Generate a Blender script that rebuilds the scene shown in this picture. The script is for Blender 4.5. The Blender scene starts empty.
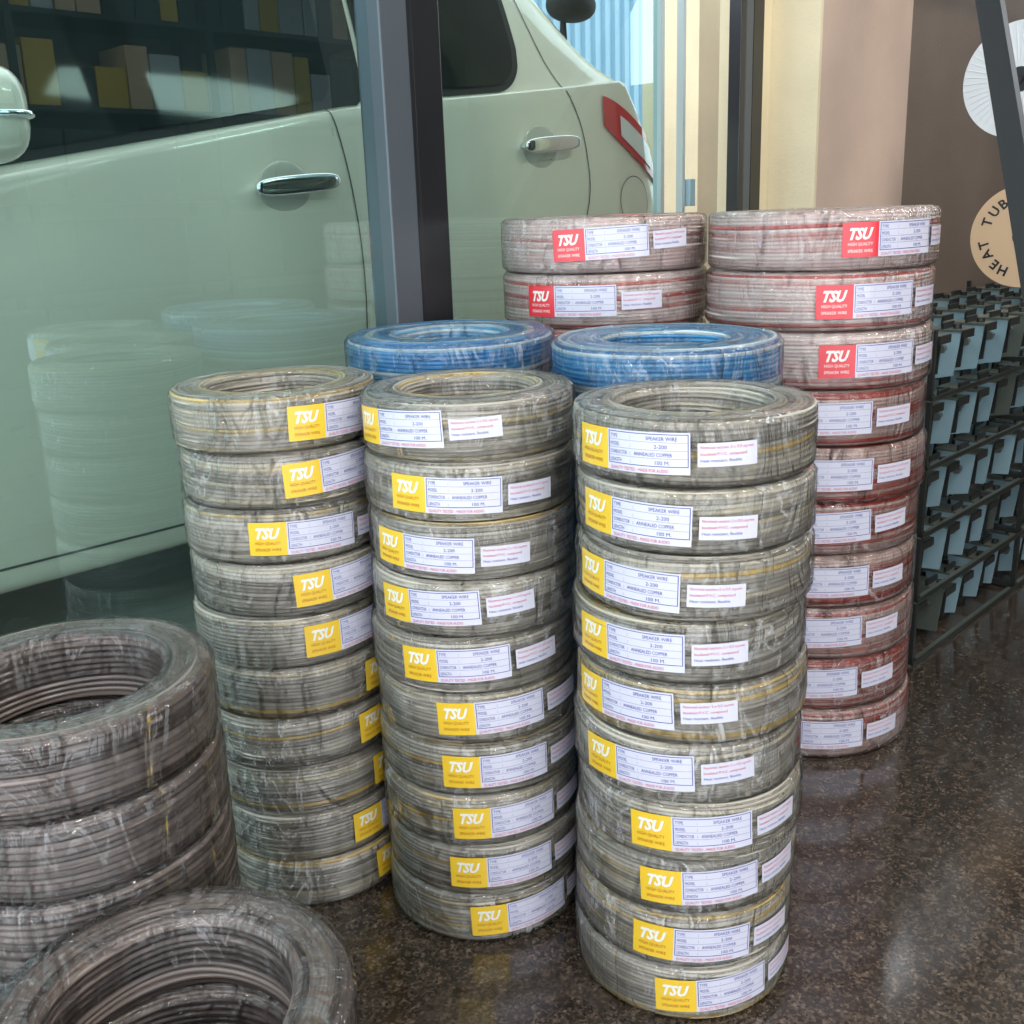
import bpy, bmesh, math, random
from mathutils import Vector, Matrix
random.seed(4)
C=bpy.context; D=bpy.data
sc=C.scene
E=Vector((.7062,.7080,0)); N=Vector((-.7080,.7062,0)); GO=1.664
def W(s,n,z=0.0): return E*s+N*n+Vector((0,0,z))
ROT=math.atan2(E.y,E.x)
# ---------------------------------------------------------------- materials
def mat(name,col=(.5,.5,.5),rough=.5,metal=0.0,coat=0.0,coat_r=.1,spec=.5):
    m=D.materials.new(name); m.use_nodes=True
    b=m.node_tree.nodes['Principled BSDF']
    b.inputs['Base Color'].default_value=(*col,1)
    b.inputs['Roughness'].default_value=rough
    b.inputs['Metallic'].default_value=metal
    b.inputs['Coat Weight'].default_value=coat
    b.inputs['Coat Roughness'].default_value=coat_r
    b.inputs['Specular IOR Level'].default_value=spec
    return m
def nn(m,t,**k):
    n=m.node_tree.nodes.new(t)
    for a,v in k.items():
        if a.startswith('i_'): n.inputs[a[2:].replace('_',' ')].default_value=v
        else: setattr(n,a,v)
    return n
def lk(m,a,b): m.node_tree.links.new(a,b)
def ramp(m,stops,interp='LINEAR'):
    r=m.node_tree.nodes.new('ShaderNodeValToRGB'); cr=r.color_ramp; cr.interpolation=interp
    while len(cr.elements)<len(stops): cr.elements.new(.5)
    for e,(p,c) in zip(cr.elements,stops): e.position=p; e.color=(*c,1)
    return r
def wire_mat(name,stops,film=.5):
    m=mat(name,rough=.38,coat=.5,coat_r=.15)
    b=m.node_tree.nodes['Principled BSDF']
    at=nn(m,'ShaderNodeAttribute',attribute_name='row')
    oi=nn(m,'ShaderNodeObjectInfo')
    ma=nn(m,'ShaderNodeMath',operation='MULTIPLY'); ma.inputs[1].default_value=97.3
    lk(m,oi.outputs['Random'],ma.inputs[0])
    ad=nn(m,'ShaderNodeMath',operation='ADD'); lk(m,at.outputs['Fac'],ad.inputs[0]); lk(m,ma.outputs[0],ad.inputs[1])
    wn=nn(m,'ShaderNodeTexWhiteNoise',noise_dimensions='1D'); lk(m,ad.outputs[0],wn.inputs['W'])
    r=ramp(m,stops,'LINEAR'); 
    tc=nn(m,'ShaderNodeTexCoord')
    nz=nn(m,'ShaderNodeTexNoise',i_Scale=14.0,i_Detail=3.0); lk(m,tc.outputs['Object'],nz.inputs['Vector'])
    mx=nn(m,'ShaderNodeMath',operation='MULTIPLY_ADD'); lk(m,nz.outputs['Fac'],mx.inputs[0]); mx.inputs[1].default_value=.2
    sb=nn(m,'ShaderNodeMath',operation='MULTIPLY_ADD'); lk(m,wn.outputs['Value'],sb.inputs[0]); sb.inputs[1].default_value=.98; sb.inputs[2].default_value=-.09
    lk(m,sb.outputs[0],mx.inputs[2]); lk(m,mx.outputs[0],r.inputs['Fac'])
    lk(m,r.outputs[0],b.inputs['Base Color'])
    return m
M={}
M['grey']=wire_mat('grey_wire',[(0,(.17,.15,.12)),(.3,(.32,.295,.25)),(.8,(.49,.455,.39)),(.91,(.48,.43,.31)),(.97,(.55,.39,.13))])
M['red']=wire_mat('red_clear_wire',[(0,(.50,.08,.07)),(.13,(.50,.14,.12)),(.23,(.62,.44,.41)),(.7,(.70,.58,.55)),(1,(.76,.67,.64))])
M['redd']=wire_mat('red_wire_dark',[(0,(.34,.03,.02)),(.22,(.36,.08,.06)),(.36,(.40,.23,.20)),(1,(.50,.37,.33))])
M['blue']=wire_mat('blue_wire',[(0,(.02,.13,.36)),(.4,(.04,.25,.52)),(.62,(.08,.32,.56)),(.74,(.38,.54,.62)),(1,(.62,.68,.70))])
M['mauve']=wire_mat('mauve_wire',[(0,(.055,.040,.036)),(.5,(.12,.095,.087)),(1,(.23,.185,.165))])
# shrink film: mostly clear, wrinkled glossy, whitish on creases
def film_mat(name,streak):
    fl=D.materials.new(name); fl.use_nodes=True; fl.node_tree.nodes.clear()
    o=nn(fl,'ShaderNodeOutputMaterial'); tr=nn(fl,'ShaderNodeBsdfTransparent'); tr.inputs[0].default_value=(.985,.985,.985,1)
    gl=nn(fl,'ShaderNodeBsdfGlossy'); gl.inputs['Roughness'].default_value=.05
    df=nn(fl,'ShaderNodeBsdfDiffuse'); df.inputs[0].default_value=(.80,.81,.83,1)
    tc=nn(fl,'ShaderNodeTexCoord'); oi=nn(fl,'ShaderNodeObjectInfo')
    va=nn(fl,'ShaderNodeVectorMath',operation='ADD'); lk(fl,tc.outputs['Object'],va.inputs[0]); 
    cx=nn(fl,'ShaderNodeCombineXYZ'); 
    m5=nn(fl,'ShaderNodeMath',operation='MULTIPLY'); m5.inputs[1].default_value=13.0; lk(fl,oi.outputs['Random'],m5.inputs[0])
    for k in range(3): lk(fl,m5.outputs[0],cx.inputs[k])
    lk(fl,cx.outputs[0],va.inputs[1])
    mp=nn(fl,'ShaderNodeMapping'); mp.inputs['Scale'].default_value=(20,20,6); lk(fl,va.outputs[0],mp.inputs['Vector'])
    n2=nn(fl,'ShaderNodeTexNoise',i_Scale=1.0,i_Detail=3.0,i_Distortion=1.6); lk(fl,mp.outputs[0],n2.inputs['Vector'])
    rg=nn(fl,'ShaderNodeMath',operation='SUBTRACT'); rg.inputs[1].default_value=.5; lk(fl,n2.outputs['Fac'],rg.inputs[0])
    ra=nn(fl,'ShaderNodeMath',operation='ABSOLUTE'); lk(fl,rg.outputs[0],ra.inputs[0])
    bp=nn(fl,'ShaderNodeBump',i_Strength=1.0,i_Distance=.035); lk(fl,ra.outputs[0],bp.inputs['Height'])
    lk(fl,bp.outputs[0],gl.inputs['Normal'])
    hr=ramp(fl,[(0,(streak,)*3),(.010,(streak*.4,)*3),(.025,(.018,)*3),(1,(.010,)*3)]); lk(fl,ra.outputs[0],hr.inputs[0])
    n4=nn(fl,'ShaderNodeTexNoise',i_Scale=.35,i_Detail=1.0); lk(fl,mp.outputs[0],n4.inputs['Vector'])
    r4_=ramp(fl,[(.45,(.08,)*3),(.62,(1,)*3)]); lk(fl,n4.outputs['Fac'],r4_.inputs[0])
    hm=nn(fl,'ShaderNodeMath',operation='MULTIPLY'); lk(fl,hr.outputs[0],hm.inputs[0]); lk(fl,r4_.outputs[0],hm.inputs[1])
    fr=nn(fl,'ShaderNodeLayerWeight'); fr.inputs['Blend'].default_value=.32; lk(fl,bp.outputs[0],fr.inputs['Normal'])
    mf=nn(fl,'ShaderNodeMath',operation='MULTIPLY_ADD'); mf.inputs[1].default_value=.85; mf.inputs[2].default_value=.02; mf.use_clamp=True; lk(fl,fr.outputs['Fresnel'],mf.inputs[0])
    s1=nn(fl,'ShaderNodeMixShader'); lk(fl,hm.outputs[0],s1.inputs[0]); lk(fl,tr.outputs[0],s1.inputs[1]); lk(fl,df.outputs[0],s1.inputs[2])
    s2=nn(fl,'ShaderNodeMixShader'); lk(fl,mf.outputs[0],s2.inputs[0]); lk(fl,s1.outputs[0],s2.inputs[1]); lk(fl,gl.outputs[0],s2.inputs[2]); lk(fl,s2.outputs[0],o.inputs[0])
    return fl
M['film']=film_mat('clear_shrink_film',.42); M['film2']=film_mat('clear_loose_film',.22)
M['yellow']=mat('label_yellow',(.85,.56,.04),.35,coat=.6)
M['lred']=mat('label_red',(.75,.03,.05),.35,coat=.6)
M['white']=mat('label_white',(.66,.66,.78),.35,coat=.6)
M['ink']=mat('label_ink_blue',(.03,.05,.30),.4,coat=.5)
M['rink']=mat('label_ink_red',(.6,.03,.08),.4,coat=.5)
M['bink']=mat('label_ink_brown',(.40,.12,.02),.4,coat=.5)
M['wtxt']=mat('label_title_white',(.85,.85,.78),.4,coat=.5)
M['black']=mat('black_aluminium',(.012,.013,.016),.3,.0,coat=.3)
M['alu']=mat('anodised_aluminium',(.11,.13,.15),.35,.4)
M['alul']=mat('glass_edge_aluminium',(.42,.50,.50),.35,.3)
M['chrome']=mat('chrome',(.8,.8,.8),.08,1)
M['rubber']=mat('black_rubber',(.012,.012,.013),.6)
M['cglass']=mat('car_tinted_glass',(.014,.018,.018),.05,0,spec=.22)
M['paint']=mat('car_paint_champagne',(.80,.71,.58),.32,.05,coat=1,coat_r=.03)
M['lampred']=mat('tail_lamp_red',(.60,.01,.02),.15,coat=1,coat_r=.03)
M['lampclr']=mat('tail_lamp_clear',(.75,.72,.70),.15,coat=1,coat_r=.03)
M['steelblue']=mat('zinc_steel_blue',(.28,.42,.48),.38,.2)
M['steeldark']=mat('steel_dark_green',(.035,.040,.038),.45,.5)
M['steelgrey']=mat('steel_grey_green',(.13,.15,.13),.4,.4)
M['card']=mat('cardboard',(.55,.38,.24),.8)
M['paperw']=mat('reel_white_board',(.68,.72,.76),.6)
M['blackpaint']=mat('black_paint',(.008,.008,.010),.5)
M['boxy']=mat('carton_yellow',(.50,.33,.03),.6); M['boxw']=mat('carton_white',(.38,.38,.40),.6)
# window glass : single sheet, angle-dependent mirror from the true normal
g=D.materials.new('teal_window_glass'); g.use_nodes=True; g.node_tree.nodes.clear()
o=nn(g,'ShaderNodeOutputMaterial'); tr=nn(g,'ShaderNodeBsdfTransparent'); tr.inputs[0].default_value=(.575,.745,.735,1)
gl=nn(g,'ShaderNodeBsdfGlossy'); gl.inputs['Roughness'].default_value=0.0; gl.inputs[0].default_value=(.74,.98,1.0,1)
ge=nn(g,'ShaderNodeNewGeometry'); dt=nn(g,'ShaderNodeVectorMath',operation='DOT_PRODUCT'); lk(g,ge.outputs['Incoming'],dt.inputs[0]); lk(g,ge.outputs['True Normal'],dt.inputs[1])
ab=nn(g,'ShaderNodeMath',operation='ABSOLUTE'); lk(g,dt.outputs['Value'],ab.inputs[0])
iv=nn(g,'ShaderNodeMath',operation='SUBTRACT'); iv.inputs[0].default_value=1; lk(g,ab.outputs[0],iv.inputs[1])
pw=nn(g,'ShaderNodeMath',operation='POWER'); pw.inputs[1].default_value=4.0; lk(g,iv.outputs[0],pw.inputs[0])
ma=nn(g,'ShaderNodeMath',operation='MULTIPLY_ADD'); ma.inputs[1].default_value=.75; ma.inputs[2].default_value=.15; ma.use_clamp=True; lk(g,pw.outputs[0],ma.inputs[0])
ms=nn(g,'ShaderNodeMixShader'); lk(g,ma.outputs[0],ms.inputs[0]); lk(g,tr.outputs[0],ms.inputs[1]); lk(g,gl.outputs[0],ms.inputs[2]); lk(g,ms.outputs[0],o.inputs[0])
M['glass']=g
# floor granite
f=mat('brown_granite',rough=.22,coat=.7,coat_r=.10); b=f.node_tree.nodes['Principled BSDF']
tc=nn(f,'ShaderNodeTexCoord')
v=nn(f,'ShaderNodeTexVoronoi',i_Scale=230.0); lk(f,tc.outputs['Object'],v.inputs['Vector'])
n1=nn(f,'ShaderNodeTexNoise',i_Scale=45.0,i_Detail=8.0,i_Roughness=.8); lk(f,tc.outputs['Object'],n1.inputs['Vector'])
sx=nn(f,'ShaderNodeSeparateColor'); lk(f,v.outputs['Color'],sx.inputs[0])
mxx=nn(f,'ShaderNodeMath',operation='MULTIPLY_ADD'); lk(f,sx.outputs[0],mxx.inputs[0]); mxx.inputs[1].default_value=.3; lk(f,n1.outputs['Fac'],mxx.inputs[2])
rr=ramp(f,[(.42,(.010,.007,.005)),(.60,(.032,.023,.017)),(.76,(.080,.058,.042)),(.95,(.20,.16,.125))]); lk(f,mxx.outputs[0],rr.inputs[0])
bk=nn(f,'ShaderNodeTexBrick',i_Scale=1.0,offset=0.0); bk.inputs['Brick Width'].default_value=.6; bk.inputs['Row Height'].default_value=.6; bk.inputs['Mortar Size'].default_value=.0015
bk.inputs['Color1'].default_value=(1,1,1,1); bk.inputs['Color2'].default_value=(.92,.92,.92,1); bk.inputs['Mortar'].default_value=(.6,.6,.6,1)
lk(f,tc.outputs['Object'],bk.inputs['Vector'])
mu=nn(f,'ShaderNodeMix',data_type='RGBA',blend_type='MULTIPLY'); mu.inputs[0].default_value=1; lk(f,rr.outputs[0],mu.inputs[6]); lk(f,bk.outputs[0],mu.inputs[7]); lk(f,mu.outputs[2],b.inputs['Base Color'])
n3=nn(f,'ShaderNodeTexNoise',i_Scale=6.0,i_Detail=5.0); lk(f,tc.outputs['Object'],n3.inputs['Vector'])
r3=ramp(f,[(.35,(.14,)*3),(.65,(.30,)*3)]); lk(f,n3.outputs['Fac'],r3.inputs[0]); lk(f,r3.outputs[0],b.inputs['Roughness'])
b.inputs['Specular IOR Level'].default_value=.5
M['floor']=f
def plaster(name,c):
    m=mat(name,c,.75); b=m.node_tree.nodes['Principled BSDF']; tc=nn(m,'ShaderNodeTexCoord')
    n=nn(m,'ShaderNodeTexNoise',i_Scale=3.0,i_Detail=6.0); lk(m,tc.outputs['Object'],n.inputs['Vector'])
    r=ramp(m,[(.3,tuple(x*.88 for x in c)),(.7,tuple(min(1,x*1.08) for x in c))]); lk(m,n.outputs['Fac'],r.inputs[0]); lk(m,r.outputs[0],b.inputs['Base Color'])
    bp=nn(m,'ShaderNodeBump',i_Strength=.15,i_Distance=.01); n2=nn(m,'ShaderNodeTexNoise',i_Scale=120.0); lk(m,tc.outputs['Object'],n2.inputs['Vector']); lk(m,n2.outputs['Fac'],bp.inputs['Height']); lk(m,bp.outputs[0],b.inputs['Normal'])
    return m
M['cream']=plaster('plaster_cream',(.80,.70,.48)); M['pink']=plaster('plaster_beige_pink',(.62,.465,.375))
M['brown']=plaster('plaster_brown',(.20,.15,.115)); M['ceil']=plaster('plaster_ceiling',(.7,.7,.68)); M['conc']=plaster('concrete',(.38,.37,.34))
M['fence']=mat('blue_corrugated_sheet',(.36,.52,.66),.5)
# ---------------------------------------------------------------- mesh helpers
def obj_from(name,verts,faces,mats,midx=None,smooth=True,parent=None):
    me=D.meshes.new(name); me.from_pydata([tuple(v) for v in verts],[],faces)
    for m in mats: me.materials.append(m)
    if midx: me.polygons.foreach_set('material_index',midx)
    if smooth: me.polygons.foreach_set('use_smooth',[True]*len(me.polygons))
    me.update(); ob=D.objects.new(name,me); C.collection.objects.link(ob)
    if parent: ob.parent=parent
    return ob
def inst(name,me,parent=None):
    ob=D.objects.new(name,me); C.collection.objects.link(ob)
    if parent: ob.parent=parent
    return ob
def empty(name,loc=(0,0,0),rz=0):
    e=D.objects.new(name,None); e.empty_display_size=.1; e.location=loc; e.rotation_euler=(0,0,rz); C.collection.objects.link(e); return e
class MB:
    def __init__(s): s.v=[];s.f=[];s.m=[]
    def box(s,a,b,mi=0):
        x0,y0,z0=a;x1,y1,z1=b;k=len(s.v)
        s.v+=[(x0,y0,z0),(x1,y0,z0),(x1,y1,z0),(x0,y1,z0),(x0,y0,z1),(x1,y0,z1),(x1,y1,z1),(x0,y1,z1)]
        for q in [(0,3,2,1),(4,5,6,7),(0,1,5,4),(1,2,6,5),(2,3,7,6),(3,0,4,7)]: s.f.append(tuple(k+i for i in q)); s.m.append(mi)
    def prism(s,poly,axis,a,b,mi=0):
        k=len(s.v);n=len(poly)
        for t in (a,b):
            for p in poly:
                q=list(p); q.insert(axis,t); s.v.append(tuple(q))
        s.f.append(tuple(k+i for i in range(n))); s.m.append(mi); s.f.append(tuple(k+n+i for i in reversed(range(n)))); s.m.append(mi)
        for i in range(n): j=(i+1)%n; s.f.append((k+i,k+n+i,k+n+j,k+j)); s.m.append(mi)
    def tube(s,p,q,r,mi=0,seg=14,r2=None):
        p=Vector(p);q=Vector(q);d=(q-p).normalized(); u=d.orthogonal().normalized(); w=d.cross(u); k=len(s.v); r2=r if r2 is None else r2
        for c,rad in ((p,r),(q,r2)):
            for i in range(seg):
                a=2*math.pi*i/seg; s.v.append(tuple(c+(u*math.cos(a)+w*math.sin(a))*rad))
        for i in range(seg): j=(i+1)%seg; s.f.append((k+i,k+j,k+seg+j,k+seg+i)); s.m.append(mi)
        s.f.append(tuple(k+i for i in reversed(range(seg)))); s.m.append(mi); s.f.append(tuple(k+seg+i for i in range(seg))); s.m.append(mi)
    def make(s,name,mats,parent=None,loc=(0,0,0),rz=0,smooth=False,bev=0):
        o=obj_from(name,s.v,s.f,mats,s.m,smooth,parent); o.location=loc; o.rotation_euler=(0,0,rz)
        bm=bmesh.new(); bm.from_mesh(o.data); bmesh.ops.recalc_face_normals(bm,faces=bm.faces); bm.to_mesh(o.data); bm.free()
        if bev: 
            m=o.modifiers.new('bevel','BEVEL'); m.width=bev; m.segments=2; m.limit_method='ANGLE'
        return o
# ---------------------------------------------------------------- coils
def coil_mesh(name,Ro,Ri,h,mt,seed,w=.0062,rc=.009,groove=.0034):
    rnd=random.Random(seed)
    pts=[];
    def arc(cx,cz,a0,a1,n=8):
        for i in range(n+1):
            a=math.radians(a0+(a1-a0)*i/n); pts.append((cx+rc*math.cos(a),cz+rc*math.sin(a),math.cos(a),math.sin(a)))
    arc(Ro-rc,rc,-90,0); arc(Ro-rc,h-rc,0,90); arc(Ri+rc,h-rc,90,180); arc(Ri+rc,rc,180,270)
    pts.append(pts[0]); L=[0]
    for a,b in zip(pts,pts[1:]): L.append(L[-1]+math.hypot(b[0]-a[0],b[1]-a[1]))
    rows=int(L[-1]/w); ww=L[-1]/rows; K=4; prof=[]
    j=0
    for i in range(rows*K):
        l=i*ww/K
        while L[j+1]<l: j+=1
        t=(l-L[j])/max(1e-9,L[j+1]-L[j]); a=pts[j];b=pts[j+1]
        prof.append(tuple(a[q]+(b[q]-a[q])*t for q in range(4))+(i//K,(0,.78,1,.78)[i%K]))
    rr=[(rnd.uniform(-.0012,.0012),rnd.uniform(0,6.28),rnd.uniform(0,6.28),rnd.uniform(0,6.28)) for _ in range(rows)]
    S=110; V=[]; F=[]; P=len(prof); R=[]
    ph=[rnd.uniform(0,6.28) for _ in range(4)]
    for k in range(S):
        a=2*math.pi*k/S; ca,sa=math.cos(a),math.sin(a)
        for (r,z,nr,nz,row,sc_) in prof:
            q=rr[row]; off=sc_*groove-groove*.6+q[0]+.0007*math.sin(2*a+q[1])+.0005*math.sin(5*a+q[2])
            dr=.0018*math.sin(2*a+ph[2])+.0008*math.sin(5*a+ph[3])
            R_=r+nr*off+dr; Z_=z+max(nz,-.2)*off
            Z_=Z_+.0018*math.sin(3*a+ph[0]+z*25)*min(1,max(0,4*(z/h)*(1-z/h)))
            Z_=max(0,min(h+.002,Z_))
            V.append((R_*ca,R_*sa,Z_))
    for k in range(S):
        k2=(k+1)%S
        for i in range(P):
            i2=(i+1)%P; F.append((k*P+i,k2*P+i,k2*P+i2,k*P+i2)); R.append(float(prof[i][4]+seed*53))
    me=D.meshes.new(name); me.from_pydata(V,[],F); me.materials.append(mt)
    me.polygons.foreach_set('use_smooth',[True]*len(F))
    at=me.attributes.new('row','FLOAT','FACE'); at.data.foreach_set('value',R); me.update(); return me
def film_mesh(name,Ro,Ri,h,seed,m='film'):
    rnd=random.Random(seed); ph=[rnd.uniform(0,6.28) for _ in range(8)]
    prof=[(Ro-.010,.0005),(Ro-.001,.002),(Ro+.0035,.008),(Ro+.004,h*.35),(Ro+.004,h*.65),(Ro+.0035,h-.007),(Ro-.002,h+.0004),(Ro-.012,h+.0018),((Ro+Ri)/2,h+.0024),(Ri+.010,h+.0018),(Ri+.001,h-.001),(Ri-.003,h-.01),(Ri-.0035,h*.4)]
    S=140;V=[];F=[];P=len(prof)
    for k in range(S):
        a=2*math.pi*k/S
        for i,(r,z) in enumerate(prof):
            w=.0009*math.sin(9*a+ph[i%8])+.0006*math.sin(23*a+ph[(i+3)%8]); V.append(((r+abs(w))*math.cos(a),(r+abs(w))*math.sin(a),max(.0004,min(z,h+.0026))))
    for k in range(S):
        k2=(k+1)%S
        for i in range(P-1): F.append((k*P+i,k2*P+i,k2*P+i+1,k*P+i+1))
    me=D.meshes.new(name); me.from_pydata(V,[],F); me.materials.append(M[m]); me.polygons.foreach_set('use_smooth',[True]*len(F)); me.update(); return me
_tc={}
def text2d(s,size,shear=0,space=1.0,bold=0):
    key=(s,size,shear,bold)
    if key in _tc: return _tc[key]
    cu=D.curves.new('t','FONT'); cu.body=s; cu.size=size; cu.shear=shear; cu.resolution_u=2; cu.space_character=space; cu.offset=bold
    ob=D.objects.new('t',cu); C.collection.objects.link(ob); C.view_layer.update()
    me=ob.evaluated_get(C.evaluated_depsgraph_get()).to_mesh()
    r=([(v.co.x,v.co.y) for v in me.vertices],[tuple(p.vertices) for p in me.polygons])
    ob.evaluated_get(C.evaluated_depsgraph_get()).to_mesh_clear(); D.objects.remove(ob); D.curves.remove(cu)
    _tc[key]=r; return r
def label_mesh(name,Ro,kind,tilt,sc_=1.0):
    """printed label wrapped on the coil wall; x=arc length (left edge 0), y=height about 0"""
    V=[];F=[];MI=[]; ca,sa=math.cos(tilt),math.sin(tilt)
    def put(x,y,l):
        x*=sc_;y*=sc_
        X=x*ca-y*sa; Y=x*sa+y*ca; r=Ro+.0056+l*.00035; a=X/Ro
        V.append((r*math.cos(a),r*math.sin(a),Y))
    def rect(x0,x1,y0,y1,l,mi):
        n=max(1,int((x1-x0)/.006)); k=len(V)
        for i in range(n+1):
            x=x0+(x1-x0)*i/n; put(x,y0,l); put(x,y1,l)
        for i in range(n): F.append((k+2*i,k+2*i+2,k+2*i+3,k+2*i+1)); MI.append(mi)
    def frame(x0,x1,y0,y1,l,mi,t=.0009):
        rect(x0,x1,y0,y0+t,l,mi); rect(x0,x1,y1-t,y1,l,mi); rect(x0,x0+t,y0,y1,l,mi); rect(x1-t,x1,y0,y1,l,mi)
    def txt(s,x,y,size,l,mi,shear=0,bold=0,wid=None):
        vs,fs=text2d(s,size,shear,1.0,bold); k=len(V)
        if not vs: return
        mxw=max(a for a,b in vs); sx_=1 if wid is None else wid/mxw
        for a,b in vs: put(x+a*sx_,y+b,l)
        for q in fs: F.append(tuple(k+i for i in q)); MI.append(mi)
    H=.0255
    rect(0,.054,-H,H,0,0)
    txt('TSU',.007,.001,.0225,1,5,.35,.0010,.038)
    txt('HIGH QUALITY',.008,-.0085,.0066,1,4,wid=.037); txt('SPEAKER WIRE',.008,-.0185,.0066,1,4,wid=.037)
    rect(.054,.158,-H,H,0,1); frame(.056,.156,-.0165,.0235,1,2)
    for i,(a,b_) in enumerate([('TYPE','SPEAKER WIRE'),('MODEL','2-200'),('CONDUCTOR','ANNEALED COPPER'),('LENGTH','100 M.')]):
        y=.0155-i*.0098; txt(a,.0585,y,.0066,1,2,0,.0000,.0026*len(a)); txt(':',.0855,y,.007,1,2); x_={0:.106,1:.116,2:.091,3:.116}[i]; txt(b_,x_,y,.0066,1,2,0,.0000,.0031*len(b_))
        if i: rect(.057,.155,y+.0074,y+.0077,1,2)
    txt('QUALITY TESTED - MADE FOR AUDIO',.058,-.0235,.0058,1,3,wid=.075)
    if kind!='short':
        rect(.166,.236,-.016,.013,0,1); txt('Nominal section 2 x 0.5 sq.mm',.169,.006,.0052,1,3,wid=.062); txt('Insulated P.V.C. compound',.169,-.002,.0052,1,3,wid=.054); txt('Heat resistant, flexible',.169,-.010,.0052,1,2,wid=.048)
    me=D.meshes.new(name); me.from_pydata(V,[],F)
    for mm_ in [M['lred'] if kind=='red' else M['yellow'],M['white'],M['ink'],M['rink'],M['wtxt'] if kind=='red' else M['bink'],M['wtxt']]: me.materials.append(mm_)
    me.polygons.foreach_set('material_index',MI); me.update(); return me
def stack(name,x,y,n,h,Ro,Ri,meshes,films,labels=None,fr=None,lean=(0,0),jit=.004,seed=0):
    rnd=random.Random(seed); e=empty(name,(x,y,0)); az=math.atan2(-y,-x)
    for i in range(n):   # i from top
        z=(n-1-i)*h; k=i/max(1,n-1)
        ox=lean[0]*k+rnd.uniform(-jit,jit); oy=lean[1]*k+rnd.uniform(-jit,jit)
        c=inst('coil_%d'%(i+1),meshes[rnd.randrange(len(meshes))] if not callable(meshes) else meshes(i,rnd),e)
        c.location=(ox,oy,z+.0003); c.rotation_euler=(0,0,rnd.uniform(0,6.28))
        fo=inst('film_%d'%(i+1),films[rnd.randrange(len(films))],e); fo.location=(ox,oy,z+.0003); fo.rotation_euler=(0,0,rnd.uniform(0,6.28))
        if labels:
            lm=labels[rnd.randrange(len(labels))]; l=inst('label_%d'%(i+1),lm,e)
            th=math.asin(max(-.97,min(.97,fr[i] if i<len(fr) else -.3)))
            l.location=(ox,oy,z+h*.5); l.rotation_euler=(0,0,az+th)
    return e
G=.157; gh=.0846; GI=.098
greys=[coil_mesh('grey_coil_%d'%i,G-.003,GI,gh-.0025,M['grey'],i+1) for i in range(4)]
gfilm=[film_mesh('gf_%d'%i,G-.003,GI,gh-.0025,i) for i in range(2)]
glab=[label_mesh('yl_%d'%i,G-.003,'full',t,1.0) for i,t in enumerate((-.02,.012,.04))]
F3=[-.86,-.86,-.9,-.86,-.91,-.81,-.46,-.35,-.40,-.2]
F2=[-.95,-.69,-.86,-.84,-.65,-.39,-.37,-.28,-.35,-.17]
F1=[.1,-.01,-.36,-.01,.08,.62,.54,.63,.36,.56]
stack('speaker_wire_coil_stack',.2440,1.3310,10,gh,G,GI,greys,gfilm,glab,F3,seed=1,lean=(-.011,0))
stack('speaker_wire_coil_stack',-.0640,1.5039,10,gh,G,GI,greys,gfilm,glab,F2,seed=2)
stack('speaker_wire_coil_stack',-.3665,1.604,10,gh,G,GI,greys,gfilm,glab,F1,seed=3)
RR=.212; rh=.107; RI=.125
reds=[coil_mesh('red_coil_%d'%i,RR,RI,rh-.0025,M['red'],i+11,w=.0068,rc=.014) for i in range(2)]
redd=[coil_mesh('redd_coil_%d'%i,RR,RI,rh-.0025,M['redd'],i+15,w=.0068,rc=.014) for i in range(2)]
rfilm=[film_mesh('rf_%d'%i,RR,RI,rh-.0025,i+7) for i in range(2)]
rlab=[label_mesh('rl_%d'%i,RR,'red',t,1.18) for i,t in enumerate((.01,.04))]
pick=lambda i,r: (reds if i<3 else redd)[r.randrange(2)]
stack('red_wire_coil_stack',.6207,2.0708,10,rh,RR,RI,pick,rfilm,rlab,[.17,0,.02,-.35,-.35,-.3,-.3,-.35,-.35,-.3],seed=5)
stack('red_wire_coil_stack',.2103,2.2452,10,rh,RR,RI,pick,rfilm,rlab,[-.45,-.7,-.4],seed=6)
BR=.185; bh=.0883; BI=.100
blues=[coil_mesh('blue_coil_%d'%i,BR,BI,bh-.0025,M['blue'],i+21,w=.0072,rc=.012) for i in range(2)]
bfilm=[film_mesh('bf_%d'%i,BR,BI,bh-.0025,i+17) for i in range(1)]
stack('blue_wire_coil_stack',-.1012,1.8745,10,bh,BR,BI,blues,bfilm,seed=7)
stack('blue_wire_coil_stack',.2611,1.6867,10,bh,BR,BI,blues,bfilm,seed=8)
MR=.174; mh=.0968; MI_=.120
mv=[coil_mesh('mauve_coil_%d'%i,MR,MI_,mh-.001,M['mauve'],i+31,w=.0082,rc=.016,groove=.0042) for i in range(2)]
mfilm=[film_mesh('mf_%d'%i,MR,MI_,mh-.001,i+27,'film2') for i in range(1)]
stack('cable_coil_stack',-.545,1.125,6,mh,MR,MI_,mv,mfilm,seed=9,jit=.002)
mv2=[coil_mesh('mauve_coil_b_%d'%i,MR,MI_,.0925,M['mauve'],i+41,w=.0082,rc=.016,groove=.0042) for i in range(2)]
mfilm2=[film_mesh('mf2_%d'%i,MR,MI_,.0925,i+37,'film2') for i in range(1)]
stack('cable_coil_stack',-.347,.825,4,.0935,MR,MI_,mv2,mfilm2,seed=10,jit=.002)
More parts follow.
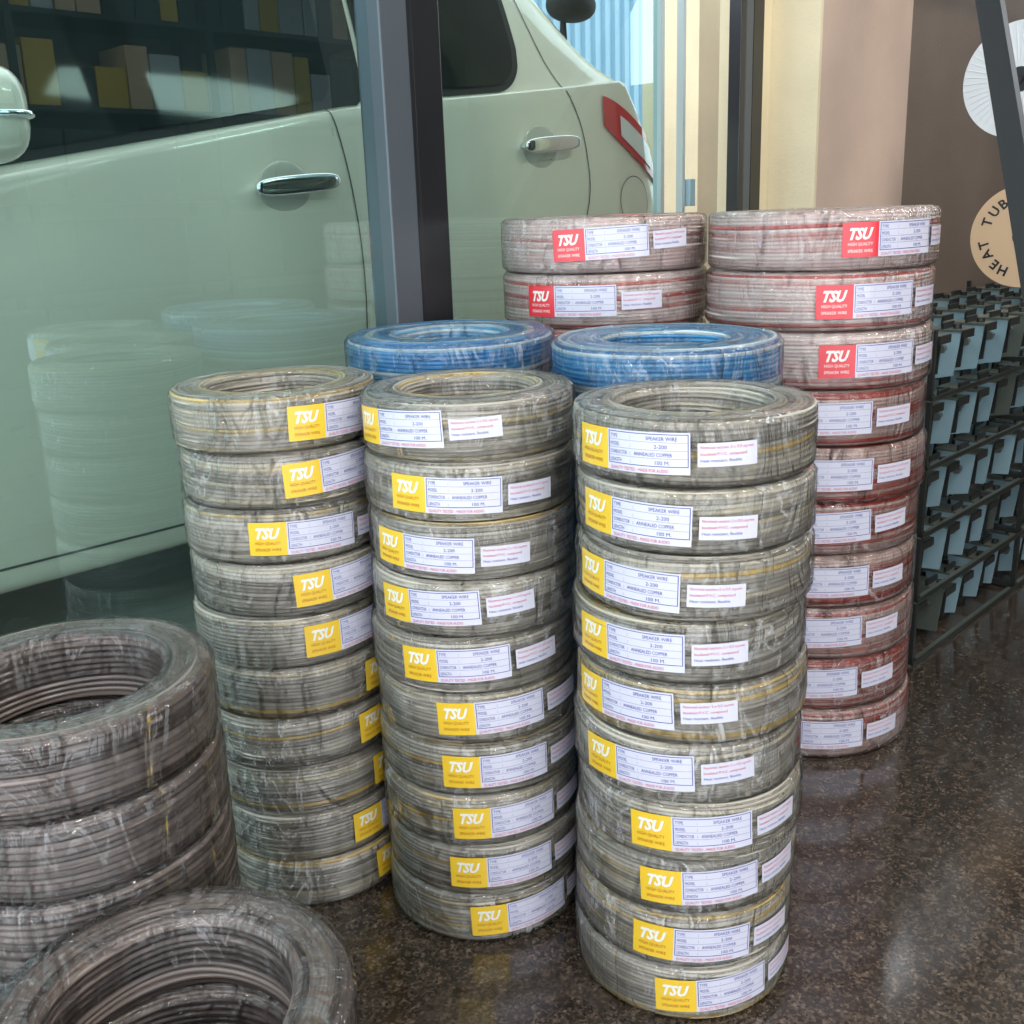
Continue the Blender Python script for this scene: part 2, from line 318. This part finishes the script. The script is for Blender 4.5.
# ---------------------------------------------------------------- room
def rbox(name,s0,s1,n0,n1,z0,z1,m,parent=None,bev=0):
    mb=MB(); mb.box((s0,n0,z0),(s1,n1,z1)); return mb.make(name,[m],parent,(0,0,0),0 if parent else ROT,False,bev)
def pane(name,s0,s1,n,z0,z1,m,parent):
    return obj_from(name,[(s0,n,z0),(s1,n,z0),(s1,n,z1),(s0,n,z1)],[(0,1,2,3)],[m],None,False,parent)
rbox('floor',-3,6.2,-3.2,GO+.04,-.1,0,M['floor'])
rbox('ceiling',-1.5,6.2,-3.2,GO+.04,3.0,3.1,M['ceil'])
rbox('wall_back',1.0,6.2,-3.3,-3.2,0,3.0,M['brown'])
mb=MB()
# side wall; its unseen upper opening is added to let in sky glare
mb.box((6.2,-3.3,0),(6.3,1.62,1.9)); mb.box((6.2,-3.3,2.9),(6.3,1.62,3.0)); mb.box((6.2,-3.3,1.9),(6.3,-1.6,2.9)); mb.box((6.2,1.5,1.9),(6.3,1.62,2.9))
mb.make('wall_right',[M['brown']],None,(0,0,0),ROT)
rbox('column_beige',2.785,3.338,1.514,1.80,0,3.0,M['pink'])
rbox('trim_1',2.772,2.7848,1.514,1.80,0,3.0,M['cream'])
mb=MB()
mb.box((3.339,1.60,0),(6.19,1.80,1.9)); mb.box((3.339,1.60,2.92),(6.19,1.80,3.0)); mb.box((3.339,1.60,1.9),(3.7,1.80,2.92)); mb.box((5.9,1.60,1.9),(6.19,1.80,2.92))
mb.make('wall_left',[M['brown']],None,(0,0,0),ROT)  # upper opening is unseen, added for sky reflections on the floor
w2=empty('added_window',(0,0,0),ROT)  # unseen high window, added so its brightness reflects on the floor
for k in range(4): rbox('added_window_bar_%d'%k,3.72+k*.71,3.75+k*.71,1.68,1.72,1.932,2.91,M['black'],w2)
rbox('added_window_sill',3.71,5.89,1.67,1.73,1.901,1.931,M['black'],w2)
w1=empty('window_1',(0,0,0),ROT)
pane('glass_pane',-3,1.33,GO,.05,3.0,M['glass'],w1)
rbox('bottom_rail',-3,1.324,GO-.015,GO+.015,0,.05,M['black'],w1)
pane('glass_pane_b',1.47,2.24,GO,.05,3.0,M['glass'],w1)
rbox('bottom_rail_b',1.481,2.24,GO-.015,GO+.015,0,.05,M['black'],w1)
rbox('sliding_edge',2.235,2.25,GO-.012,GO+.012,.0,3.0,M['alul'],w1)
rbox('bottom_rail_c',2.251,2.56,GO+.01,GO+.03,0,.03,M['black'],w1)
rbox('slim_edge',2.36,2.372,GO+.01,GO+.03,.03,3.0,M['alul'],w1)
rbox('mullion',1.402,1.478,GO-.035,GO+.04,0,3.0,M['black'],w1,.003)
rbox('mullion_lit_face',1.326,1.401,GO-.035,GO+.04,0,3.0,M['alu'],w1,.003)  # light on the post's left side, put into this strip's grey colour
rbox('mullion_groove',1.3935,1.4025,GO-.037,GO-.0345,0,3.0,M['black'],w1)
rbox('jamb',2.60,2.625,GO-.01,GO+.03,0,3.0,M['black'],w1,.002)
rbox('jamb_cover',2.626,2.66,GO-.01,GO+.035,0,3.0,M['alu'],w1,.002)
rbox('jamb_b',2.661,2.715,GO-.01,GO+.03,0,3.0,M['black'],w1,.002)
rbox('lock_latch',2.375,2.40,GO-.005,GO+.03,1.08,1.15,M['steelblue'],w1,.002)
rbox('trim_2',2.716,2.7715,GO,1.80,0,3.0,M['cream'])
# ---------------------------------------------------------------- exterior
rbox('ground_outside',-6,16,1.81,9,-.1,.10,M['conc'])
V=[];F=[];s=-6.0
while s<14:
    for ds,dn in ((0,0),(.05,0),(.065,.03),(.105,.03)):
        V+= [(s+ds,5.5+dn,.10),(s+ds,5.5+dn,3.4)]
    s+=.12
for k in range(len(V)//2-1): F.append((2*k,2*k+2,2*k+3,2*k+1))
fo=obj_from('corrugated_fence',V,F,[M['fence']],None,False); fo.rotation_euler=(0,0,ROT)
rbox('pillar_outside',3.92,4.6,2.7,3.0,.10,3.2,M['cream'])
# ---------------------------------------------------------------- car
NC=2.204+.832
def lerp_tab(t,x):
    if x<=t[0][0]: return t[0][1]
    for (a,b),(c,d) in zip(t,t[1:]):
        if x<=c:
            k=(x-a)/(c-a); return b+(d-b)*k
    return t[-1][1]
ZR=[(-.85,.75),(-.8,.90),(-.6,1.00),(-.25,1.09),(-.1,1.15),(.15,1.32),(.4,1.54),(.6,1.68),(.85,1.78),(1.5,1.84),(2.1,1.84),(2.35,1.82),(2.5,1.78),(2.65,1.69),(2.80,1.55),(2.92,1.41),(3.02,1.27),(3.09,1.08)]
WF=[(-.86,.70),(-.8,.84),(-.6,.93),(-.2,.98),(.4,1),(2.76,1),(2.91,.99),(3.02,.965),(3.07,.94),(3.10,.90)]
S0,S1=-.86,3.10
def zr(s): return (lerp_tab(ZR,s-.03)+lerp_tab(ZR,s)+lerp_tab(ZR,s+.03))/3
def zb(s): return min(1.21+.15*(s-.815)/.88 if s<1.7 else 1.3605+.06*(s-1.7)/.6, zr(s)-.05)
def section(s):
    f=lerp_tab(WF,s); B=zb(s); R=zr(s); 
    P=[(.31,.72),(.34,.785),(.42,.805),(.54,.818),(.82,.832),(1.0,.830)]
    P=[(z if z<.54 else .54+(z-.54)*min(1,(B-.08-.54)/.46) ,y) for z,y in P]
    P+=[(B-.035,.805),(B,.79),(B+(R-B)*.5,.725),(R-.03,.65),(R+.01,.57),(R+.035,.40),(R+.045,.2),(R+.05,0)]
    return [(z,y*f) for z,y in P]
def cr(P,n=5):
    out=[]
    for i in range(len(P)-1):
        p0=P[max(0,i-1)];p1=P[i];p2=P[i+1];p3=P[min(len(P)-1,i+2)]
        for k in range(n):
            t=k/n; out.append(tuple(.5*((2*p1[q])+(-p0[q]+p2[q])*t+(2*p0[q]-5*p1[q]+4*p2[q]-p3[q])*t*t+(-p0[q]+3*p1[q]-3*p2[q]+p3[q])*t**3) for q in (0,1)))
    out.append(P[-1]); return out
def yside(s,z):
    P=cr(section(s))
    for a,b in zip(P,P[1:]):
        if a[0]<=z<=b[0]: 
            k=(z-a[0])/max(1e-6,b[0]-a[0]); return a[1]+(b[1]-a[1])*k
    return P[len(P)//2][1]
car=empty('car',(0,0,0),ROT)
NS=119
st=[S0+i*(S1-S0)/NS for i in range(NS+1)]
V=[];F=[]
secs=[cr(section(s)) for s in st]; m_=len(secs[0]); full=2*m_-1
for s,sec in zip(st,secs):
    for z,y in sec: V.append((s,NC-y,z))
    for z,y in reversed(sec[:-1]): V.append((s,NC+y,z))
for i in range(len(st)-1):
    for j in range(full-1): F.append((i*full+j,(i+1)*full+j,(i+1)*full+j+1,i*full+j+1))
    F.append((i*full+full-1,(i+1)*full+full-1,(i+1)*full,i*full))
F.append(tuple(range(full))); F.append(tuple(reversed([ (len(st)-1)*full+j for j in range(full)])))
bo=obj_from('body',V,F,[M['paint']],None,True,car)
bm=bmesh.new(); bm.from_mesh(bo.data); bmesh.ops.recalc_face_normals(bm,faces=bm.faces); bm.to_mesh(bo.data); bm.free()
def patch(name,s0,s1,lo,hi,m,off=.004,ns=48,nz=10,side=1):
    V=[];F=[]
    for i in range(ns+1):
        s=s0+(s1-s0)*i/ns; a=lo(s);b=hi(s)
        for j in range(nz+1):
            z=a+(b-a)*j/nz; V.append((s,NC-side*(yside(s,z)+off),z))
    for i in range(ns):
        for j in range(nz): k=i*(nz+1)+j; F.append((k,k+nz+1,k+nz+2,k+1) if side==1 else (k+1,k+nz+2,k+nz+1,k))
    return obj_from(name,V,F,[m],None,True,car)
def rnd_lo(f,s0,s1,r0,r1):
    def g_(s):
        v=f(s)
        if r0 and s<s0+r0: v+=r0-math.sqrt(max(0,r0*r0-(s0+r0-s)**2))
        if r1 and s>s1-r1: v+=r1-math.sqrt(max(0,r1*r1-(s-s1+r1)**2))
        return v
    return g_
def rnd_hi(f,s0,s1,r0,r1):
    lo=rnd_lo(lambda s:0,s0,s1,r0,r1); return lambda s:f(s)-lo(s)
for side in (1,-1):
    patch('window_rubber',.36,1.765,rnd_lo(lambda s:zb(s)-.004,.36,1.765,.01,.02),rnd_hi(lambda s:zr(s)-.045,.36,1.765,0,.02),M['rubber'],.003,side=side)
    patch('front_door_glass',.40,1.66,rnd_lo(lambda s:zb(s)+.018,.40,1.66,.02,.03),rnd_hi(lambda s:zr(s)-.065,.40,1.66,0,.03),M['cglass'],.006,side=side)
    patch('rear_window_rubber',1.78,2.37,rnd_lo(lambda s:zb(s)-.0,1.78,2.37,.02,.12),rnd_hi(lambda s:zr(s)-.06,1.78,2.37,.02,.07),M['rubber'],.003,side=side)
    patch('rear_door_glass',1.80,2.345,rnd_lo(lambda s:zb(s)+.02,1.8,2.345,.02,.10),rnd_hi(lambda s:zr(s)-.08,1.80,2.345,.02,.06),M['cglass'],.006,side=side)
    def tlo(s): t=max(0,(s-2.70)/.33); return 1.335-.19*t**.9
    def thi(s): t=max(0,(s-2.70)/.33); return 1.425-.165*t**1.4
    patch('tail_lamp',2.70,3.03,tlo,thi,M['lampred'],.008,side=side)
    patch('tail_lamp_clear',2.78,2.97,lambda s:tlo(s)+.024,lambda s:thi(s)-.034,M['lampclr'],.011,side=side)
def seam(name,pts,w=.004,m=None,off=.0025):
    V=[];F=[]
    dense=[]
    for (a,b) in zip(pts,pts[1:]):
        n=max(2,int(math.hypot(b[0]-a[0],b[1]-a[1])/.03))
        for i in range(n): dense.append((a[0]+(b[0]-a[0])*i/n,a[1]+(b[1]-a[1])*i/n))
    dense.append(pts[-1])
    for i,(s,z) in enumerate(dense):
        p=dense[max(0,i-1)];q=dense[min(len(dense)-1,i+1)]; d=Vector((q[0]-p[0],q[1]-p[1])).normalized(); nx,nz=-d.y*w/2,d.x*w/2
        for sg in (1,-1):
            ss,zz=s+sg*nx,z+sg*nz; V.append((ss,NC-yside(ss,zz)-off,zz))
    for i in range(len(dense)-1): F.append((2*i,2*i+2,2*i+3,2*i+1))
    return obj_from(name,V,F,[m or M['rubber']],None,True,car)
M['gap']=mat('door_gap_shadow_rubber',(.10,.09,.08),.7)
seam('front_door_gap',cr([(1.635,zb(1.635)),(1.655,1.30),(1.68,1.15),(1.69,.95),(1.68,.6),(1.66,.40)],4),m=M['gap'])
seam('front_door_front_gap',[(.42,zb(.42)),(.42,.9),(.44,.6),(.48,.39)],m=M['gap'])
seam('rear_door_gap',cr([(2.43,1.70),(2.48,1.52),(2.57,1.38),(2.61,1.26),(2.61,1.1),(2.50,.9),(2.32,.68),(2.18,.55),(2.15,.39)],4),m=M['gap'])
seam('sill_gap',[(.48,.39),(1.0,.387),(1.6,.387),(2.15,.39)],.006,m=M['gap'])
seam('fuel_flap',[(2.85+.08*math.cos(a*math.pi/12),1.10+.08*math.sin(a*math.pi/12)) for a in range(25)],m=M['gap'],w=.003)
def supers(name,c,r,m,parent,e=.6,tilt=0,seg=28,ring=16):
    V=[];F=[]
    def pw(v,e): return math.copysign(abs(v)**e,v)
    for i in range(ring+1):
        p=-math.pi/2+math.pi*i/ring
        for j in range(seg):
            t=2*math.pi*j/seg
            x=r[0]*pw(math.cos(p),e)*pw(math.cos(t),e); y=r[1]*pw(math.cos(p),e)*pw(math.sin(t),e); z=r[2]*pw(math.sin(p),e)
            V.append((c[0]+x*math.cos(tilt)-z*math.sin(tilt),c[1]+y,c[2]+x*math.sin(tilt)+z*math.cos(tilt)))
    for i in range(ring):
        for j in range(seg): j2=(j+1)%seg; F.append((i*seg+j,i*seg+j2,(i+1)*seg+j2,(i+1)*seg+j))
    return obj_from(name,V,F,[m],None,True,parent)
M['recess']=mat('handle_recess_shade',(.55,.50,.42),.3,.05,coat=1,coat_r=.05)  # body paint darkened to stand for shade in the handle hollow
for hs,hz in ((1.498,1.160),(2.42,1.268)):
    n0=NC-yside(hs,hz)
    supers('handle_recess',(hs-.02,n0-.001,hz-.005),(.075,.006,.066),M['recess'],car,1.0)
    supers('handle_bar',(hs,n0-.038,hz+.005),(.122,.010,.023),M['chrome'],car,.65,.07)
    supers('handle_foot',(hs-.09,n0-.018,hz),(.018,.022,.016),M['chrome'],car,.8)
    supers('handle_foot_b',(hs+.09,n0-.018,hz+.01),(.024,.024,.020),M['chrome'],car,.8)
supers('side_mirror_shell',(.735,2.04,1.285),(.065,.11,.085),M['paint'],car,.7)
supers('side_mirror_signal',(.75,2.03,1.28),(.055,.112,.012),M['chrome'],car,.7)
supers('side_mirror_arm',(.70,2.18,1.225),(.035,.07,.025),M['rubber'],car,.8)
supers('rear_view_dome',(2.93,2.55,1.76),(.10,.07,.055),M['rubber'],car,.9)
supers('rear_view_stem',(2.91,2.57,1.60),(.012,.014,.15),M['rubber'],car,.9)
for ws in (-.05,2.36):
    for sd in (1,-1):
        mb=MB(); mb.tube((ws,NC-sd*.838,.44),(ws,NC-sd*.60,.44),.325,0,48); mb.tube((ws,NC-sd*.848,.392),(ws,NC-sd*.64,.392),.291,0,48)
        mb.tube((ws,NC-sd*.852,.392),(ws,NC-sd*.80,.392),.20,1,40)
        for k in range(10):
            a=k*math.pi/5; mb.tube((ws,NC-sd*.856,.392),(ws+.18*math.cos(a),NC-sd*.854,.392+.18*math.sin(a)),.014,2,8)
        mb.make('wheel',[M['rubber'],M['alu'],M['chrome']],car,smooth=False)
# ---------------------------------------------------------------- bracket stack
mb=MB()
r2=random.Random(3)
LV=.160; N0=.945
for lv in range(5):
    z0=lv*LV
    for nr in range(3):
        for k in range(14):
            s0=2.30+k*.135+r2.uniform(-.018,.018); n0=N0+nr*.15+r2.uniform(-.010,.010)
            hh=z0+.138; dz=r2.uniform(-.008,.004); c1=0 if r2.random()<.8 else 2
            mb.prism([(n0+.012,z0+.035+dz),(n0+.075,z0+.022),(n0+.095,hh),(n0,hh)],0,s0,s0+.004,c1)
            mb.prism([(n0+.015,z0+.05),(n0+.06,z0+.04),(n0+.085,hh),(n0+.01,hh)],0,s0+.048,s0+.052,1)
            mb.box((s0-.004,n0-.004,hh),(s0+.058,n0+.10,hh+.005),2)
            mb.box((s0-.004,n0-.008,hh-.014),(s0+.058,n0-.004,hh+.005),1)
            mb.box((s0-.004,n0+.04,hh+.005),(s0+.058,n0+.046,hh+.019),1)
            mb.tube((s0-.022,n0+.035,z0+.10),(s0+.085,n0+.035,z0+.10),.006,2,10)
            mb.tube((s0-.028,n0+.035,z0+.10),(s0-.020,n0+.035,z0+.10),.012,2,6)
            mb.tube((s0+.027,n0+.02,hh+.004),(s0+.027,n0+.02,hh+.016),.010,1,8)
    for nn_ in (N0-.02,N0+.44):
        mb.box((2.26,nn_,z0),(4.25,nn_+.003,z0+.012),1); mb.box((2.26,nn_,z0),(4.25,nn_+.022,z0+.003),2)
    for ss in (2.262,2.93,3.6,4.22):
        mb.box((ss,N0-.016,z0+.003),(ss+.02,N0+.455,z0+.016),1)
        for nn_ in (N0-.016,N0+.43): mb.box((ss,nn_,z0+.003),(ss+.012,nn_+.012,z0+LV),1)
mb.make('steel_bracket_stack',[M['steelblue'],M['steeldark'],M['steelgrey']],None,(0,0,0.001),ROT)
# ---------------------------------------------------------------- reel stand
rs=empty('reel_stand')
A=Vector((1.177,2.658,1.529)); B_=Vector((1.164,2.371,1.048)); dd=(B_-A)/(.481); foot=A+dd*1.525; top_=A-dd*.45
mb=MB()
def bar(p,q,w):
    p=Vector(p);q=Vector(q); d=(q-p).normalized(); u=d.cross(Vector((E.y,-E.x,0))).normalized(); v_=d.cross(u); k=len(mb.v)
    for c in (p,q):
        for a,b in ((-1,-1),(1,-1),(1,1),(-1,1)): mb.v.append(tuple(c+u*a*w/2+v_*b*w/2))
    for q_ in [(0,1,2,3),(7,6,5,4),(0,4,5,1),(1,5,6,2),(2,6,7,3),(3,7,4,0)]: mb.f.append(tuple(k+i for i in q_)); mb.m.append(0)
bar(foot,top_,.052)
off=E*1.2
bar(foot+off,top_+off,.052)
mb.tube(tuple(top_),tuple(top_+off),.018); mb.tube(tuple(foot+Vector((0,0,.1))),tuple(foot+off+Vector((0,0,.1))),.015)
rc_=Vector((1.48,3.086,1.389)); 
hs=rc_+E*.42; mb.tube(tuple(rc_-E*.045),tuple(hs),.011); mb.tube(tuple(hs),(hs.x,hs.y,top_.z),.011); 
mb.make('frame',[M['blackpaint']],rs)
def reel(name,c,axis,R,m,txt=None,ribs=False):
    c=Vector(c); axis=Vector(axis).normalized(); q=axis.to_track_quat('Z','Y').to_matrix().to_4x4()
    mb=MB()
    mb.tube((0,0,.03),(0,0,.034),R,0,64); mb.tube((0,0,-.03),(0,0,-.034),R,0,64); mb.tube((0,0,-.03),(0,0,.03),R*.72,1,40)
    mb.tube((0,0,.0341),(0,0,.0355),R*.22,2,32)
    if ribs:
        for k in range(48):
            a=k*math.pi/24; mb.tube((R*.3*math.cos(a),R*.3*math.sin(a),.034),(R*.97*math.cos(a),R*.97*math.sin(a),.034),.0016,0,6)
    o=mb.make(name,[m,M['rubber'],M['blackpaint']])
    if txt:
        me=o.data; V=[tuple(v.co) for v in me.vertices];F=[tuple(p.vertices) for p in me.polygons];MI=[p.material_index for p in me.polygons]
        for i,ch in enumerate(txt):
            if ch==' ': continue
            vs,fs=text2d(ch,R*.26,0,1,.001); a=math.radians(250-i*17); ux,uy=math.sin(a),-math.cos(a); k=len(V)
            for x,y in vs: V.append((R*.66*math.cos(a)+x*ux+y*math.cos(a),R*.66*math.sin(a)+x*uy+y*math.sin(a),.0348))
            for q_ in fs: F.append(tuple(k+j for j in q_)); MI.append(2)
        me2=D.meshes.new(name); me2.from_pydata(V,[],F)
        for m2 in me.materials: me2.materials.append(m2)
        me2.polygons.foreach_set('material_index',MI); o.data=me2
    o.matrix_world=Matrix.Translation(c)@q
    return o
reel('cable_reel',rc_,-E,.155,M['paperw'],None,True)
reel('heat_tubing_reel',(1.475,2.975,.822+.145),(-.6,-.8,.0),.142,M['card'],'HEAT TUBING HEAT TUB')
# ---------------------------------------------------------------- shelf with boxes (reflected in the glass)
sh=empty('storage_shelf',(0,0,0),ROT); mb=MB()
for s_ in (1.2,2.4,3.6,4.8):
    for n_ in (-3.15,-2.75): mb.box((s_-.02,n_-.02,0),(s_+.02,n_+.02,2.7))
for z_ in (.2,.7,1.2,1.7,2.2,2.68): mb.box((1.18,-3.17,z_),(4.82,-2.73,z_+.03))
mb.make('frame',[M['steeldark']],sh)
mb=MB(); r4=random.Random(8)
for z_ in (1.73,2.23):
    s_=1.25
    while s_<4.65:
        w_=r4.uniform(.10,.2); hh=r4.uniform(.2,.42); mb.box((s_,-3.1,z_),(s_+w_,-2.76,z_+hh),r4.choice([0,1,1,2,3])); s_+=w_+.012
for z_ in (.23,.73,1.23):
    for k in range(5): mb.box((1.25+k*.69,-3.1,z_),(1.25+k*.69+.675,-2.76,z_+.38),3)  # solid dark blocks added so the lower shelves reflect dark in the glass
mb.make('cartons',[M['boxy'],M['boxw'],M['card'],M['steeldark']],sh)
# ---------------------------------------------------------------- lights
wd=D.worlds.new('sky'); sc.world=wd; wd.use_nodes=True
bg=wd.node_tree.nodes['Background']; bg.inputs[0].default_value=(.90,.95,1.0,1); bg.inputs[1].default_value=3.2
def area(name,s,n,z,sx_,sy,p,col=(1,.94,.85)):
    l=D.lights.new(name,'AREA'); l.shape='RECTANGLE'; l.size=sx_; l.size_y=sy; l.energy=p; l.color=col
    o=D.objects.new(name,l); C.collection.objects.link(o); o.location=W(s,n,z); o.rotation_euler=(0,0,ROT); return o
area('added_ceiling_fill',.2,-.6,2.95,1.2,.3,38); area('added_ceiling_fill',2.6,-.2,2.95,1.2,.3,38); area('added_ceiling_fill',2.2,-2.0,2.95,2.4,.3,9)  # fill lights added below the ceiling to brighten the interior, no fixtures
# ---------------------------------------------------------------- camera
cam=D.cameras.new('camera'); co=D.objects.new('camera',cam); C.collection.objects.link(co)
cam.sensor_width=36; cam.lens=36*1030.86/1024; cam.clip_start=.02; cam.shift_y=-23.87/1024
co.matrix_world=Matrix(((.99935,.03593,0,0),(-.00942,.26213,-.96500,0),(-.03467,.96437,.26230,1.0922),(0,0,0,1)))
sc.camera=co
sc.view_settings.view_transform='Standard'
